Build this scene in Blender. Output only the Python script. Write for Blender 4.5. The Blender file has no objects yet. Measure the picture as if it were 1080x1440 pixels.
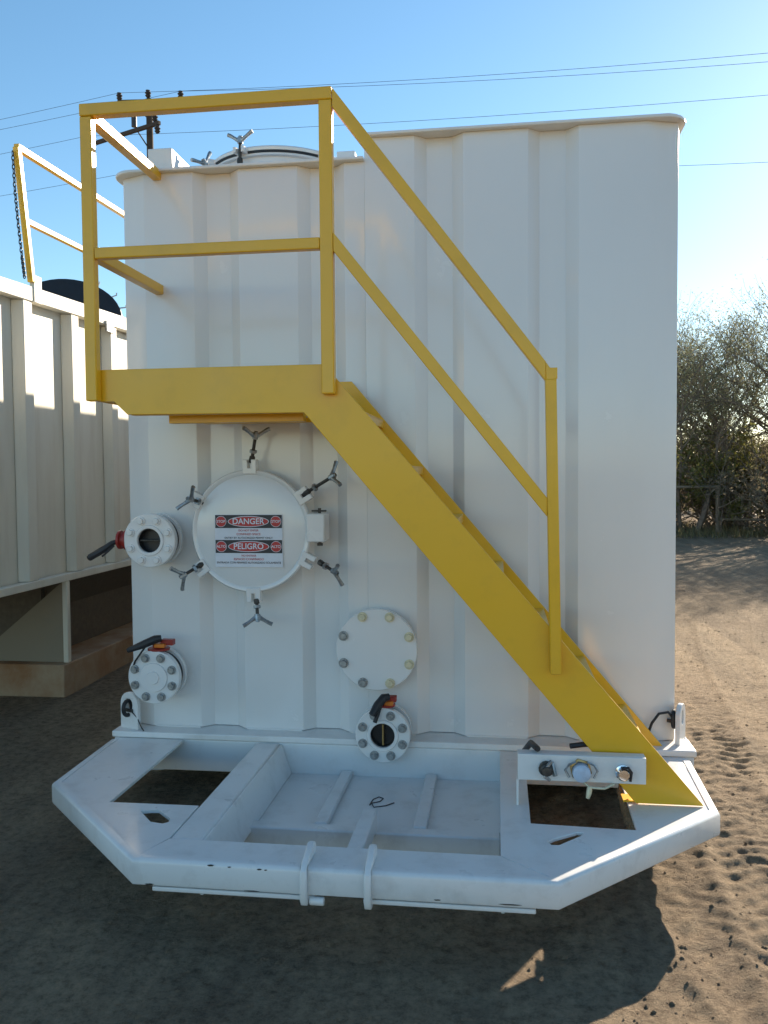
import bpy, bmesh, math, random
import numpy as np
from mathutils import Vector, Matrix, geometry
PI = math.pi
S = bpy.context.scene
COL = S.collection
random.seed(7)
G = -0.27                                  # ground level (z = 0 is the tank's deck)

# ------------------------------------------------------------------ camera
cam_d = bpy.data.cameras.new('camera')
cam_d.sensor_fit = 'HORIZONTAL'; cam_d.sensor_width = 36; cam_d.lens = 36 * 1182.9 / 1080
cam_d.clip_start = 0.05; cam_d.clip_end = 2000
cam = bpy.data.objects.new('camera', cam_d); COL.objects.link(cam)
R2 = Vector((0.99084061, 0.13480303, -0.00793964)); U2 = Vector((0.00199283, 0.04419256, 0.99902104)); F = Vector((-0.13502194, 0.98988644, -0.04351915))
m = Matrix((R2, U2, -F)).transposed().to_4x4(); m.translation = Vector((0.48318836, -3.72291777, 1.19424782))
cam.matrix_world = m
S.camera = cam
# ------------------------------------------------------------------ sky and sun
SUN_EL, SUN_AZ = math.radians(21.6), math.radians(28.2)     # azimuth from +y towards +x
W = bpy.data.worlds.new('World'); S.world = W; W.use_nodes = True
nt = W.node_tree; nt.nodes.clear()
wo = nt.nodes.new('ShaderNodeOutputWorld'); bg = nt.nodes.new('ShaderNodeBackground'); sk = nt.nodes.new('ShaderNodeTexSky')
sk.sky_type = 'NISHITA'; sk.sun_disc = False; sk.sun_elevation = SUN_EL; sk.sun_rotation = SUN_AZ
sk.air_density = 1.0; sk.dust_density = 0.14; sk.ozone_density = 2.0; sk.altitude = 100
bg.inputs[1].default_value = 0.082
hs = nt.nodes.new('ShaderNodeHueSaturation'); hs.inputs['Saturation'].default_value = 1.12; hs.inputs['Hue'].default_value = 0.49; hs.inputs['Value'].default_value = 1.08; nt.links.new(sk.outputs[0], hs.inputs['Color']); nt.links.new(hs.outputs[0], bg.inputs[0]); nt.links.new(bg.outputs[0], wo.inputs[0])
sl = bpy.data.lights.new('sun', 'SUN'); sl.energy = 5.0; sl.angle = math.radians(0.55); sl.color = (1.0, 0.86, 0.68)
so = bpy.data.objects.new('sun', sl); COL.objects.link(so)
sd = Vector((math.sin(SUN_AZ) * math.cos(SUN_EL), math.cos(SUN_AZ) * math.cos(SUN_EL), math.sin(SUN_EL)))
so.rotation_euler = sd.to_track_quat('Z', 'Y').to_euler(); so.location = sd * 40
S.view_settings.view_transform = 'Standard'; S.view_settings.look = 'None'
S.view_settings.exposure = 1.2; S.view_settings.gamma = 1; S.view_settings.use_curve_mapping = False
S.render.resolution_x = 768; S.render.resolution_y = 1024

# ------------------------------------------------------------------ materials
def nmat(name):
    mt = bpy.data.materials.new(name); mt.use_nodes = True
    n = mt.node_tree.nodes; b = n['Principled BSDF']
    return mt, mt.node_tree, b
def noise(nt_, scale, detail=4, rough=.55, coord=None, dist=0):
    x = nt_.nodes.new('ShaderNodeTexNoise'); x.inputs['Scale'].default_value = scale; x.inputs['Detail'].default_value = detail
    x.inputs['Roughness'].default_value = rough; x.inputs['Distortion'].default_value = dist
    if coord: nt_.links.new(coord, x.inputs['Vector'])
    return x.outputs['Fac']
def ramp(nt_, fac, stops):
    r = nt_.nodes.new('ShaderNodeValToRGB'); e = r.color_ramp.elements
    e[0].position, e[0].color = stops[0][0], (*stops[0][1], 1); e[1].position, e[1].color = stops[-1][0], (*stops[-1][1], 1)
    for p, c in stops[1:-1]:
        q = e.new(p); q.color = (*c, 1)
    nt_.links.new(fac, r.inputs[0]); return r.outputs[0]
def mix(nt_, fac, a, b_, mode='MIX'):
    x = nt_.nodes.new('ShaderNodeMix'); x.data_type = 'RGBA'; x.blend_type = mode
    for s, v in ((x.inputs[0], fac), (x.inputs[6], a), (x.inputs[7], b_)):
        if isinstance(v, (int, float)): s.default_value = v
        elif isinstance(v, tuple): s.default_value = (*v, 1)
        else: nt_.links.new(v, s)
    return x.outputs[2]
def bump(nt_, b, h, strength, dist=.01):
    x = nt_.nodes.new('ShaderNodeBump'); x.inputs['Strength'].default_value = strength; x.inputs['Distance'].default_value = dist
    nt_.links.new(h, x.inputs['Height']); nt_.links.new(x.outputs[0], b.inputs['Normal'])
def pos(nt_, scale=(1, 1, 1)):
    g = nt_.nodes.new('ShaderNodeNewGeometry'); mp = nt_.nodes.new('ShaderNodeMapping'); mp.inputs['Scale'].default_value = scale
    nt_.links.new(g.outputs['Position'], mp.inputs['Vector']); return mp.outputs[0]
def paint(name, col, rough=.35, dirt=(.35, .27, .18), amount=.25, streak=False, dscale=3, wav=.15, coat=0.0, chips=None, lo=.5, hi=.78):
    mt, t, b = nmat(name)
    p = pos(t, (1, 1, .15) if streak else (1, 1, 1))
    f = noise(t, dscale, 7, .65, p)
    msk = ramp(t, f, [(lo, (0, 0, 0)), (hi, (amount,) * 3)])
    c = mix(t, msk, tuple(col), tuple(dirt))
    big = noise(t, 1.1, 3, .5, pos(t))
    c = mix(t, ramp(t, big, [(.35, (0, 0, 0)), (.7, (1, 1, 1))]), c, mix(t, .07, c, (0.3, 0.27, .24)))
    if chips:
        cf = noise(t, 23, 5, .7, pos(t)); c = mix(t, ramp(t, cf, [(chips, (0, 0, 0)), (chips + .02, (1, 1, 1))]), c, (.07, .045, .035))
    t.links.new(c, b.inputs['Base Color'])
    rr = ramp(t, noise(t, 6, 5, .6, pos(t)), [(.3, (rough - .04,) * 3), (.75, (rough + .07,) * 3)]); t.links.new(rr, b.inputs['Roughness'])
    h = noise(t, 2.2, 2, .5, pos(t, (1, 1, .6)))
    h2 = noise(t, 220, 2, .5, pos(t))
    ad = t.nodes.new('ShaderNodeMath'); ad.operation = 'MULTIPLY_ADD'; ad.inputs[1].default_value = .012; t.links.new(h2, ad.inputs[0]); t.links.new(h, ad.inputs[2])
    bump(t, b, ad.outputs[0], wav, .03)
    if coat: b.inputs['Coat Weight'].default_value = coat; b.inputs['Coat Roughness'].default_value = .12
    return mt
def plain(name, col, rough=.5, metal=0.0, var=.15, scale=30, bmp=0.1):
    mt, t, b = nmat(name)
    f = noise(t, scale, 4, .6, pos(t))
    t.links.new(ramp(t, f, [(.3, tuple(c * (1 - var) for c in col)), (.7, tuple(min(1, c * (1 + var)) for c in col))]), b.inputs['Base Color'])
    b.inputs['Roughness'].default_value = rough; b.inputs['Metallic'].default_value = metal
    if bmp: bump(t, b, f, bmp, .003)
    return mt
M = {}
M['white'] = paint('white_gloss_paint', (.81, .80, .78), .22, amount=.05, streak=True, wav=.10, coat=.55)
M['deck'] = paint('scuffed_white_deck_paint', (.77, .77, .76), .30, dirt=(.33, .30, .27), amount=.30, dscale=9, wav=.10, coat=.25, chips=.765, lo=.50, hi=.74)
M['beam'] = paint('white_beam_paint', (.80, .79, .77), .38, amount=.22, dscale=8, wav=.06, coat=.2, chips=.78)
M['yellow'] = paint('safety_yellow_paint', (.88, .47, .006), .33, dirt=(.40, .22, .02), amount=.25, dscale=5, wav=.10, coat=.2, chips=.755)
M['cream'] = paint('weathered_cream_paint', (.77, .735, .63), .5, dirt=(.42, .31, .18), amount=.4, streak=True, dscale=4, wav=.12, lo=.45)
M['rust'] = paint('dirty_rusted_base_paint', (.42, .30, .19), .75, dirt=(.30, .13, .045), amount=.9, dscale=3, wav=.1, lo=.4, hi=.65)
M['dirty'] = paint('grimy_primer', (.27, .23, .17), .6, amount=.5, dscale=4)
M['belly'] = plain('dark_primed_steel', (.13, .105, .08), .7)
M['steel'] = plain('zinc_plated_steel', (.34, .36, .37), .42, .8, .35, 60)
M['darksteel'] = plain('oiled_dark_steel', (.075, .068, .06), .5, .6, .35, 60)
M['chrome'] = plain('bright_chrome', (.75, .75, .76), .16, 1.0, .1)
M['black'] = plain('black_rubber', (.018, .018, .02), .5)
M['hole'] = plain('dark_pipe_bore', (.02, .02, .024), .35)
M['red'] = plain('red_enamel', (.33, .03, .022), .4)
M['orange'] = plain('orange_enamel', (.72, .20, .02), .4)
M['brass'] = plain('brass_fitting', (.45, .30, .12), .35, .8)
M['zincyellow'] = plain('yellowed_zinc', (.66, .60, .42), .42, .25, .15, 60)
M['bluecap'] = plain('pale_blue_plastic', (.50, .60, .74), .35)
M['decalwhite'] = plain('white_decal_film', (.72, .74, .80), .4, var=.03, bmp=0)
M['decalblack'] = plain('black_decal_ink', (.02, .022, .03), .4, var=.05, bmp=0)
M['decalred'] = plain('red_decal_ink', (.50, .035, .035), .4, var=.05, bmp=0)
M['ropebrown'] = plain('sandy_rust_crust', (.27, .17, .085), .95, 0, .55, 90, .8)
M['wood'] = plain('weathered_pole_wood', (.06, .045, .035), .9)
M['wire'] = plain('wire_conductor', (.03, .03, .035), .5)
M['pipe'] = plain('faded_gate_pipe', (.20, .16, .11), .6)
M['bark'] = plain('grey_brown_bark', (.19, .15, .115), .9, 0, .3, 12)
def leafmat(name, a, b2, c):
    mt, t, b = nmat(name)
    oi = t.nodes.new('ShaderNodeNewGeometry')
    t.links.new(ramp(t, oi.outputs['Random Per Island'], [(0, a), (.5, b2), (1, c)]), b.inputs['Base Color'])
    b.inputs['Roughness'].default_value = .6
    b.inputs['Subsurface Weight'].default_value = 0
    tr = t.nodes.new('ShaderNodeBsdfTranslucent'); ms = t.nodes.new('ShaderNodeMixShader'); ms.inputs[0].default_value = .5
    t.links.new(ramp(t, oi.outputs['Random Per Island'], [(0, a), (1, c)]), tr.inputs[0])
    t.links.new(b.outputs[0], ms.inputs[1]); t.links.new(tr.outputs[0], ms.inputs[2])
    t.links.new(ms.outputs[0], t.nodes['Material Output'].inputs[0]); return mt
M['leaf'] = leafmat('olive_mesquite_leaf', (.19, .21, .11), (.24, .25, .14), (.29, .27, .17))  # leaf colours lightened to stand in for haze and backlit glare
M['brush'] = leafmat('dry_brown_brush_leaf', (.17, .135, .09), (.21, .175, .12), (.17, .16, .09))
M['yellowleaf'] = leafmat('yellow_green_leaf', (.17, .17, .045), (.23, .22, .07), (.15, .14, .05))
M['grassdry'] = leafmat('dry_grass', (.24, .20, .10), (.16, .16, .06), (.30, .26, .15))
def ground_mat():
    mt, t, b = nmat('sandy_caliche_ground')
    p = pos(t)
    a = ramp(t, noise(t, .7, 6, .6, p), [(.3, (.42, .31, .21)), (.7, (.53, .41, .28))])
    s = ramp(t, noise(t, 26, 10, .82, p), [(.34, (.42, .40, .38)), (.5, (.95, .95, .95)), (.68, (1.35, 1.33, 1.30))])
    c = mix(t, 1.0, a, s, 'MULTIPLY')
    mp = t.nodes.new('ShaderNodeMapping'); mp.inputs['Rotation'].default_value = (0, 0, .45); mp.inputs['Scale'].default_value = (5.5, .35, 1); t.links.new(p, mp.inputs['Vector'])
    c = mix(t, .75, c, ramp(t, noise(t, 1, 5, .6, mp.outputs[0], .6), [(.35, (.72, .72, .73)), (.65, (1.18, 1.17, 1.14))]), 'MULTIPLY')
    v = t.nodes.new('ShaderNodeTexVoronoi'); v.inputs['Scale'].default_value = 75; t.links.new(p, v.inputs['Vector'])
    g = ramp(t, v.outputs['Distance'], [(0, (1, 1, 1)), (.28, (0, 0, 0))])
    sel = ramp(t, noise(t, 40, 2, .5, p), [(.56, (0, 0, 0)), (.62, (.7, .7, .7))])
    c = mix(t, mix(t, 1.0, g, sel, 'MULTIPLY'), c, (.46, .41, .35))
    t.links.new(c, b.inputs['Base Color']); b.inputs['Roughness'].default_value = .95; b.inputs['Specular IOR Level'].default_value = .2
    h = noise(t, 42, 9, .8, p)
    ad = t.nodes.new('ShaderNodeMath'); ad.operation = 'ADD'; t.links.new(h, ad.inputs[0]); t.links.new(g, ad.inputs[1])
    ml = t.nodes.new('ShaderNodeMath'); ml.operation = 'MULTIPLY_ADD'; ml.inputs[1].default_value = .12
    t.links.new(g, ml.inputs[0]); t.links.new(h, ml.inputs[2])
    bump(t, b, ml.outputs[0], 1.0, .10)
    return mt
M['ground'] = ground_mat()

# ------------------------------------------------------------------ helpers
class MB:
    """collects shapes in world coordinates"""
    def __init__(s): s.v = []; s.f = []
    def add(s, vs, fs):
        o = len(s.v); s.v += [tuple(x) for x in vs]; s.f += [tuple(i + o for i in f) for f in fs]; return s
    def box(s, x0, x1, y0, y1, z0, z1):
        v = [(x, y, z) for z in (z0, z1) for y in (y0, y1) for x in (x0, x1)]
        return s.add(v, [(0, 2, 3, 1), (4, 5, 7, 6), (0, 1, 5, 4), (2, 6, 7, 3), (0, 4, 6, 2), (1, 3, 7, 5)])
    def bar(s, a, b, w, h, up=(0, 0, 1)):
        a, b = Vector(a), Vector(b); d = (b - a).normalized(); u = Vector(up); sx = d.cross(u)
        if sx.length < 1e-4: sx = d.cross(Vector((0, 1, 0)))
        sx.normalize(); u = sx.cross(d).normalized()
        v = [p + sx * (w / 2 * i) + u * (h / 2 * j) for p in (a, b) for j in (-1, 1) for i in (-1, 1)]
        return s.add(v, [(0, 1, 3, 2), (4, 6, 7, 5), (0, 4, 5, 1), (2, 3, 7, 6), (0, 2, 6, 4), (1, 5, 7, 3)])
    def lathe(s, o, axis, prof, n=32):
        """prof: list of (r, h) along axis; r = 0 makes a tip"""
        o = Vector(o); a = Vector(axis).normalized(); u = a.orthogonal().normalized(); w = a.cross(u)
        vs = []; rings = []
        for r, h in prof:
            if r < 1e-6: rings.append([len(vs)]); vs.append(o + a * h)
            else:
                rings.append(list(range(len(vs), len(vs) + n)))
                for i in range(n):
                    t = 2 * PI * i / n; vs.append(o + a * h + (u * math.cos(t) + w * math.sin(t)) * r)
        fs = []
        for A, B in zip(rings, rings[1:]):
            if len(A) == 1 and len(B) == 1: continue
            for i in range(n):
                j = (i + 1) % n
                if len(A) == 1: fs.append((A[0], B[j], B[i]))
                elif len(B) == 1: fs.append((A[i], A[j], B[0]))
                else: fs.append((A[i], A[j], B[j], B[i]))
        return s.add(vs, fs)
    def cyl(s, a, b, r, n=16, r2=None):
        a, b = Vector(a), Vector(b); L = (b - a).length
        return s.lathe(a, b - a, [(0, 0), (r, 0), (r if r2 is None else r2, L), (0, L)], n)
    def tube(s, pts, r, n=8):
        pts = [Vector(p) for p in pts]; prev = None; vs = []
        for i, p in enumerate(pts):
            d = (pts[min(i + 1, len(pts) - 1)] - pts[max(i - 1, 0)]).normalized()
            if prev is None: u = d.orthogonal().normalized()
            else: u = (prev - d * prev.dot(d)).normalized()
            prev = u; w = d.cross(u); rr = r[i] if isinstance(r, (list, tuple)) else r
            for k in range(n):
                t = 2 * PI * k / n; vs.append(p + (u * math.cos(t) + w * math.sin(t)) * rr)
        fs = [(i * n + k, i * n + (k + 1) % n, (i + 1) * n + (k + 1) % n, (i + 1) * n + k) for i in range(len(pts) - 1) for k in range(n)]
        fs.append(tuple(range(n))[::-1]); fs.append(tuple(range((len(pts) - 1) * n, len(pts) * n)))
        return s.add(vs, fs)
    def prism(s, poly, plane, lo, hi, holes=()):
        """poly in 2-D; plane 'xy','xz','yz'; extruded lo..hi along the third axis"""
        loops = [list(poly)] + [list(h) for h in holes]
        def P(p, t):
            return {'xy': (p[0], p[1], t), 'xz': (p[0], t, p[1]), 'yz': (t, p[0], p[1])}[plane]
        flat = [p for l in loops for p in l]; n = len(flat)
        tris = geometry.tessellate_polygon([[Vector((p[0], p[1], 0)) for p in l] for l in loops])
        fs = [tuple(t) for t in tris] + [tuple(i + n for i in reversed(t)) for t in tris]
        k = 0
        for l in loops:
            m_ = len(l)
            for i in range(m_):
                a, b = k + i, k + (i + 1) % m_; fs.append((a, b, b + n, a + n))
            k += m_
        return s.add([P(p, lo) for p in flat] + [P(p, hi) for p in flat], fs)
WP = {}
def empty(name, loc, label, cat, group=None):
    o = bpy.data.objects.new(name, None); COL.objects.link(o); o.location = loc; o.empty_display_size = .2
    o['label'] = label; o['category'] = cat
    if group: o['group'] = group
    WP[o] = Vector(loc); return o
def finish(me, ang=35):
    bm = bmesh.new(); bm.from_mesh(me); bmesh.ops.recalc_face_normals(bm, faces=bm.faces)
    for f in bm.faces: f.smooth = True
    bm.to_mesh(me); bm.free(); me.set_sharp_from_angle(angle=math.radians(ang))
def obj(name, mb, mat, parent=None, bevel=0, label=None, kind=None, cat=None, group=None, ang=35, seg=2):
    vs = np.array(mb.v, dtype=float); c = (vs.min(0) + vs.max(0)) / 2
    me = bpy.data.meshes.new(name); me.from_pydata([tuple(v) for v in (vs - c)], [], mb.f); me.materials.append(mat); finish(me, ang)
    o = bpy.data.objects.new(name, me); COL.objects.link(o); c = Vector(c); WP[o] = c
    if parent: o.parent = parent; o.location = c - WP[parent]
    else: o.location = c
    if bevel:
        md = o.modifiers.new('bevel', 'BEVEL'); md.width = bevel; md.segments = seg; md.limit_method = 'ANGLE'; md.angle_limit = math.radians(40)
    if label: o['label'] = label
    if kind: o['kind'] = kind
    if cat: o['category'] = cat
    if group: o['group'] = group
    return o
def inst(name, me, parent, loc, rot=(0, 0, 0), scale=(1, 1, 1), label=None):
    o = bpy.data.objects.new(name, me); COL.objects.link(o)
    o.parent = parent; o.location = Vector(loc) - WP[parent]; o.rotation_euler = rot; o.scale = scale; WP[o] = Vector(loc)
    if label: o['label'] = label
    return o
def lib(name, mb, mat, ang=35):
    me = bpy.data.meshes.new(name); me.from_pydata(mb.v, [], mb.f); me.materials.append(mat); finish(me, ang); return me
def rrect(x0, x1, y0, y1, r, n=6, corners=(1, 1, 1, 1)):
    out = []
    for k, (cx, cy, a0) in enumerate(((x0 + r, y0 + r, PI), (x1 - r, y0 + r, -PI / 2), (x1 - r, y1 - r, 0), (x0 + r, y1 - r, PI / 2))):
        if corners[k]: out += [(cx + r * math.cos(a0 + i / n * PI / 2), cy + r * math.sin(a0 + i / n * PI / 2)) for i in range(n + 1)]
        else: out.append(((x0, y0), (x1, y0), (x1, y1), (x0, y1))[k])
    return out

# ------------------------------------------------------------------ GROUND
def vnoise(x, y, seed):
    xi = np.floor(x).astype(np.int64); yi = np.floor(y).astype(np.int64); fx = x - xi; fy = y - yi
    fx = fx * fx * (3 - 2 * fx); fy = fy * fy * (3 - 2 * fy)
    def h(a, b):
        n = (a * 374761393 + b * 668265263 + seed * 1442695041) & 0x7fffffff
        n = ((n ^ (n >> 13)) * 1274126177) & 0x7fffffff
        return ((n ^ (n >> 16)) & 0xffff) / 65535.0
    return (h(xi, yi) * (1 - fx) + h(xi + 1, yi) * fx) * (1 - fy) + (h(xi, yi + 1) * (1 - fx) + h(xi + 1, yi + 1) * fx) * fy - .5
TRACKS = [  # x0, slope, curve, width, lug spacing, depth, skew, y range
    (1.50, .10, .010, .30, .085, .020, .55, -6, 5), (2.02, .16, .012, .26, .075, .015, -.5, -6, 7), (2.65, .25, .01, .30, .095, .016, .5, -6, 9),
    (.98, -.18, .00, .28, .11, .016, .8, -6, -.4), (-1.75, .05, -.02, .30, .07, .006, .3, -6, 1.2), (-2.2, -.35, .02, .34, .06, .006, .4, -6, 1.0),
    (-.6, -.5, .0, .30, .065, .006, -.4, -6, -1.6), (3.9, .3, .0, .3, .1, .014, .4, -3, 14), (1.9, -.3, .04, .24, .09, .010, .3, -1.5, 6)]
def gheight(x, y, cell):
    h = .05 * vnoise(x * .25, y * .25, 1) + .02 * vnoise(x * 1.1, y * 1.1, 2)
    amp = np.clip(.35 + .9 * (vnoise(x * .6, y * .5, 9) + .25) + .25 * (x > 1), .2, 1.2)
    amp = np.where(x < .2, amp * .7, amp * 1.0)
    for f, a, s in ((4, .010, 3), (9, .0055, 4), (19, .0075, 5), (38, .0095, 6)):
        w = np.clip(1.6 - cell * f * 2.2, 0, 1); h += w * amp * a * 2 * vnoise(x * f + .35 * y * f * .3, y * f * 1.5, s)
    for x0, sl_, cu, wd, sp, dp, sk_, ya, yb in TRACKS:
        dx = x - (x0 + sl_ * y + cu * y * y) + .05 * vnoise(y * .8, y * 0, 21)
        msk = np.clip((wd / 2 - np.abs(dx)) / .04, 0, 1) * np.clip((y - ya) / .5, 0, 1) * np.clip((yb - y) / .8, 0, 1) * np.clip(.7 + 1.2 * vnoise(x * 1.1, y * .9, 31), 0, 1)
        ph = (y + sk_ * np.abs(dx) + .035 * vnoise(x * 3, y * 5, 33)) / sp; t = ph - np.floor(ph)
        lug = np.clip(np.minimum(t, 1 - t) * 4.5 - .5, 0, 1)
        res_ = np.clip(1.5 - cell / sp * 3, 0, 1)
        h += msk * (-dp * .4 + dp * (1 - lug) * (.62 + .35 * vnoise(x * 5, y * 6, 41)) * res_)
        edge = np.exp(-((np.abs(dx) - wd / 2 - .03) / .03) ** 2) * np.clip((y - ya) / .5, 0, 1) * np.clip((yb - y) / .8, 0, 1); h += edge * dp * .6
    return h
def build_ground():
    N = 800; k = 9.0; u = np.linspace(-1, 1, N); g = np.sinh(u * k) / np.sinh(k) * 420
    # a dense zone in the middle: blend linear spacing in
    g = g * .985 + u * 3.6
    X, Y = np.meshgrid(1.1 + g, .1 + g)
    cell = np.abs(np.gradient(g)); CX, CY = np.meshgrid(cell, cell); C = np.maximum(CX, CY)
    fade = np.clip(1.5 - np.hypot(X, Y) / 60, 0, 1)
    Z = G + gheight(X, Y, C) * fade
    vs = np.stack([X, Y, Z], -1).reshape(-1, 3).astype(np.float32)
    i = np.arange(N - 1); a = (i[:, None] * N + i[None, :]).ravel(); q = np.stack([a, a + 1, a + N + 1, a + N], 1).ravel().astype(np.int32)
    me = bpy.data.meshes.new('ground'); me.vertices.add(N * N); me.vertices.foreach_set('co', vs.ravel())
    nf = (N - 1) ** 2; me.loops.add(nf * 4); me.loops.foreach_set('vertex_index', q)
    me.polygons.add(nf); me.polygons.foreach_set('loop_start', np.arange(0, nf * 4, 4, dtype=np.int32)); me.polygons.foreach_set('loop_total', np.full(nf, 4, dtype=np.int32))
    me.polygons.foreach_set('use_smooth', np.ones(nf, dtype=bool)); me.update(); me.validate(); me.materials.append(M['ground'])
    o = bpy.data.objects.new('ground', me); COL.objects.link(o); o['kind'] = 'structure'
    return o
build_ground()
def gz(x, y): return G + float(gheight(np.array([x]), np.array([y]), np.array([.03]))[0])

# pebbles and clods scattered over the sand
def build_pebbles():
    rng = np.random.default_rng(3); mb = MB()
    ico = [(0, 0, 1), (.9, 0, .3), (.28, .85, .3), (-.72, .53, .3), (-.72, -.53, .3), (.28, -.85, .3), (0, 0, -.6)]
    fc = [(0, 1, 2), (0, 2, 3), (0, 3, 4), (0, 4, 5), (0, 5, 1), (6, 2, 1), (6, 3, 2), (6, 4, 3), (6, 5, 4), (6, 1, 5)]
    P = []
    for _ in range(9000):
        r = rng.random()
        if r < .55: x, y = rng.uniform(1.0, 5.5), rng.uniform(-2.2, 9)
        elif r < .85: x, y = rng.uniform(-2.2, 1.4), rng.uniform(-2.4, -1.0)
        else: x, y = rng.uniform(-4, -1.2), rng.uniform(-2, 3)
        P.append((x, y))
    P = np.array(P); H = gheight(P[:, 0], P[:, 1], np.full(len(P), .03)) + G
    for (x, y), z in zip(P, H):
        sz = .0035 + .007 * rng.random() ** 3 + (.010 * rng.random() if rng.random() < .05 else 0); a = rng.random() * 6.28; ca, sa = math.cos(a) * sz, math.sin(a) * sz; e = .6 + .5 * rng.random()
        mb.add([(x + ca * px - sa * py * e, y + sa * px + ca * py * e, z + pz * sz * .7) for px, py, pz in ico], fc)
    obj('gravel', mb, M['ground'], kind='stuff', label='small pebbles and clods scattered over the sandy yard')
build_pebbles()

# ------------------------------------------------------------------ MAIN TANK
tank = empty('storage_tank', (0, 0, G), 'large white corrugated steel tank with yellow stair and platform on its front', 'storage tank')
V = [-.78, -.295, .23, .72]
def profile(x0, x1):
    pts = []
    for c in V:
        for dx, y in ((-.11, 0), (-.06, .045), (.055, .045), (.105, 0)):
            if x0 < c + dx < x1: pts.append((c + dx, y))
    return pts
ZL, ZH, ZB = 2.575, 2.675, .03
def sheet(pts, z0, z1, name, parent=tank, mat='white', thick=.005, label=None):
    mb = MB(); n = len(pts)
    zs = [z0, z1]
    mb.add([(p[0], p[1], z) for z in zs for p in pts], [(i, i + 1, n + i + 1, n + i) for i in range(n - 1)])
    o = obj(name, mb, M[mat], parent, ang=25, label=label)
    sm = o.modifiers.new('thickness', 'SOLIDIFY'); sm.thickness = thick; sm.offset = 0
    bv = o.modifiers.new('bevel', 'BEVEL'); bv.width = .026; bv.segments = 7; bv.limit_method = 'ANGLE'; bv.angle_limit = math.radians(20)
    return o
sheet([(-1.236, .12), (-1.237, .045), (-1.12, 0)] + profile(-1.1, -.1) + [(-.1, 0)], ZB, ZL, 'front_wall')
sheet([(-.1, 0)] + profile(-.1, 1.1) + [(1.105, 0), (1.240, .045), (1.238, .12)], ZB, ZH, 'front_wall')
L = 9.2
def flank(x, s, z1, name, y0=.12, y1=L):
    pts = [(x, y0)]; y = .55
    while y < y1 - .3:
        pts += [(x, y - .10), (x - s * .045, y - .06), (x - s * .045, y + .06), (x, y + .10)]; y += .5
    pts.append((x, y1)); return sheet(pts, ZB, z1, name)
flank(1.238, 1, ZH, 'side_wall'); flank(-1.236, -1, ZL, 'side_wall', .12, 1.4); flank(-1.236, -1, ZH, 'side_wall', 1.4, L)
sheet([(-1.236, L), (1.238, L)], ZB, ZH, 'rear_wall')
mb = MB(); mb.prism(rrect(-1.28, -.1, -.034, 1.4, .11, corners=(1, 0, 0, 0)), 'xy', ZL, ZL + .014)
obj('roof_plate', mb, M['beam'], tank, .004)
mb = MB(); mb.prism([(-.1, 1.4)] + rrect(-.1, 1.275, -.034, L + .03, .11, corners=(0, 1, 1, 0))[:-1] + [(-1.262, L + .03), (-1.262, 1.4)], 'xy', ZH, ZH + .014)
obj('roof_plate', mb, M['beam'], tank, .004)
mb = MB(); mb.box(-.1, -.094, .0, 1.4, ZL + .016, ZH - .002); mb.box(-1.22, -.1, 1.397, 1.403, ZL + .016, ZH - .002)
obj('roof_step', mb, M['white'], tank)
mb = MB(); mb.box(-1.215, 1.215, .06, L - .01, ZB - .006, ZB - .001); obj('floor_plate', mb, M['beam'], tank)
# bracket box on the low roof corner
mb = MB(); mb.box(-1.10, -.985, .0, .30, ZL + .016, ZL + .115); obj('roof_bracket', mb, M['beam'], tank, .006)
# weld beads: a vertical plate joint and the foot of the wall
def bead(name, a, b, r, y):
    n_ = max(6, int((Vector(b) - Vector(a)).length / .012)); q = random.Random(n_)
    obj(name, MB().tube([Vector(a).lerp(Vector(b), i / n_) + Vector((q.uniform(-.001, .001), 0, 0)) for i in range(n_ + 1)], [r * q.uniform(.75, 1.2) for _ in range(n_ + 1)], 6), M['white'], tank)
bead('weld_bead', (.088, .0, .04), (.088, .0, 2.66), .0028, 0)
for xa, xb in ((-1.11, -.895), (-.67, -.41), (-.185, .115), (.34, .605), (.83, 1.10)): bead('weld_bead', (xa, -.002, .031), (xb, -.002, .031), .005, 0)
# sill ledge under the wall and skid cross beam
mb = MB(); mb.box(-1.285, 1.305, -.10, .066, .0, .028); obj('sill_ledge', mb, M['beam'], tank, .005)
mb = MB(); mb.box(-1.275, 1.295, -.095, .015, -.145, -.001); obj('cross_beam', mb, M['beam'], tank, .005)
for x0, x1 in ((1.18, 1.303), (-1.283, -1.16)):
    mb = MB(); mb.box(x0, x1, .067, L, -.115, .027); mb.box(x0 + .02, x1 - .02, .25, L - .1, G - .02, -.1155); obj('side_beam', mb, M['beam'], tank, .005)
for x in (-.5, .5):
    mb = MB(); mb.box(x - .05, x + .05, .03, L, G + .0, -.12); obj('skid_beam', mb, M['beam'], tank, .004)
for x in (-.55, .54):
    mb = MB(); mb.box(x - .045, x + .045, -.60, .02, G + .0, -.20); obj('skid_beam', mb, M['beam'], tank, .004)

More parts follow.
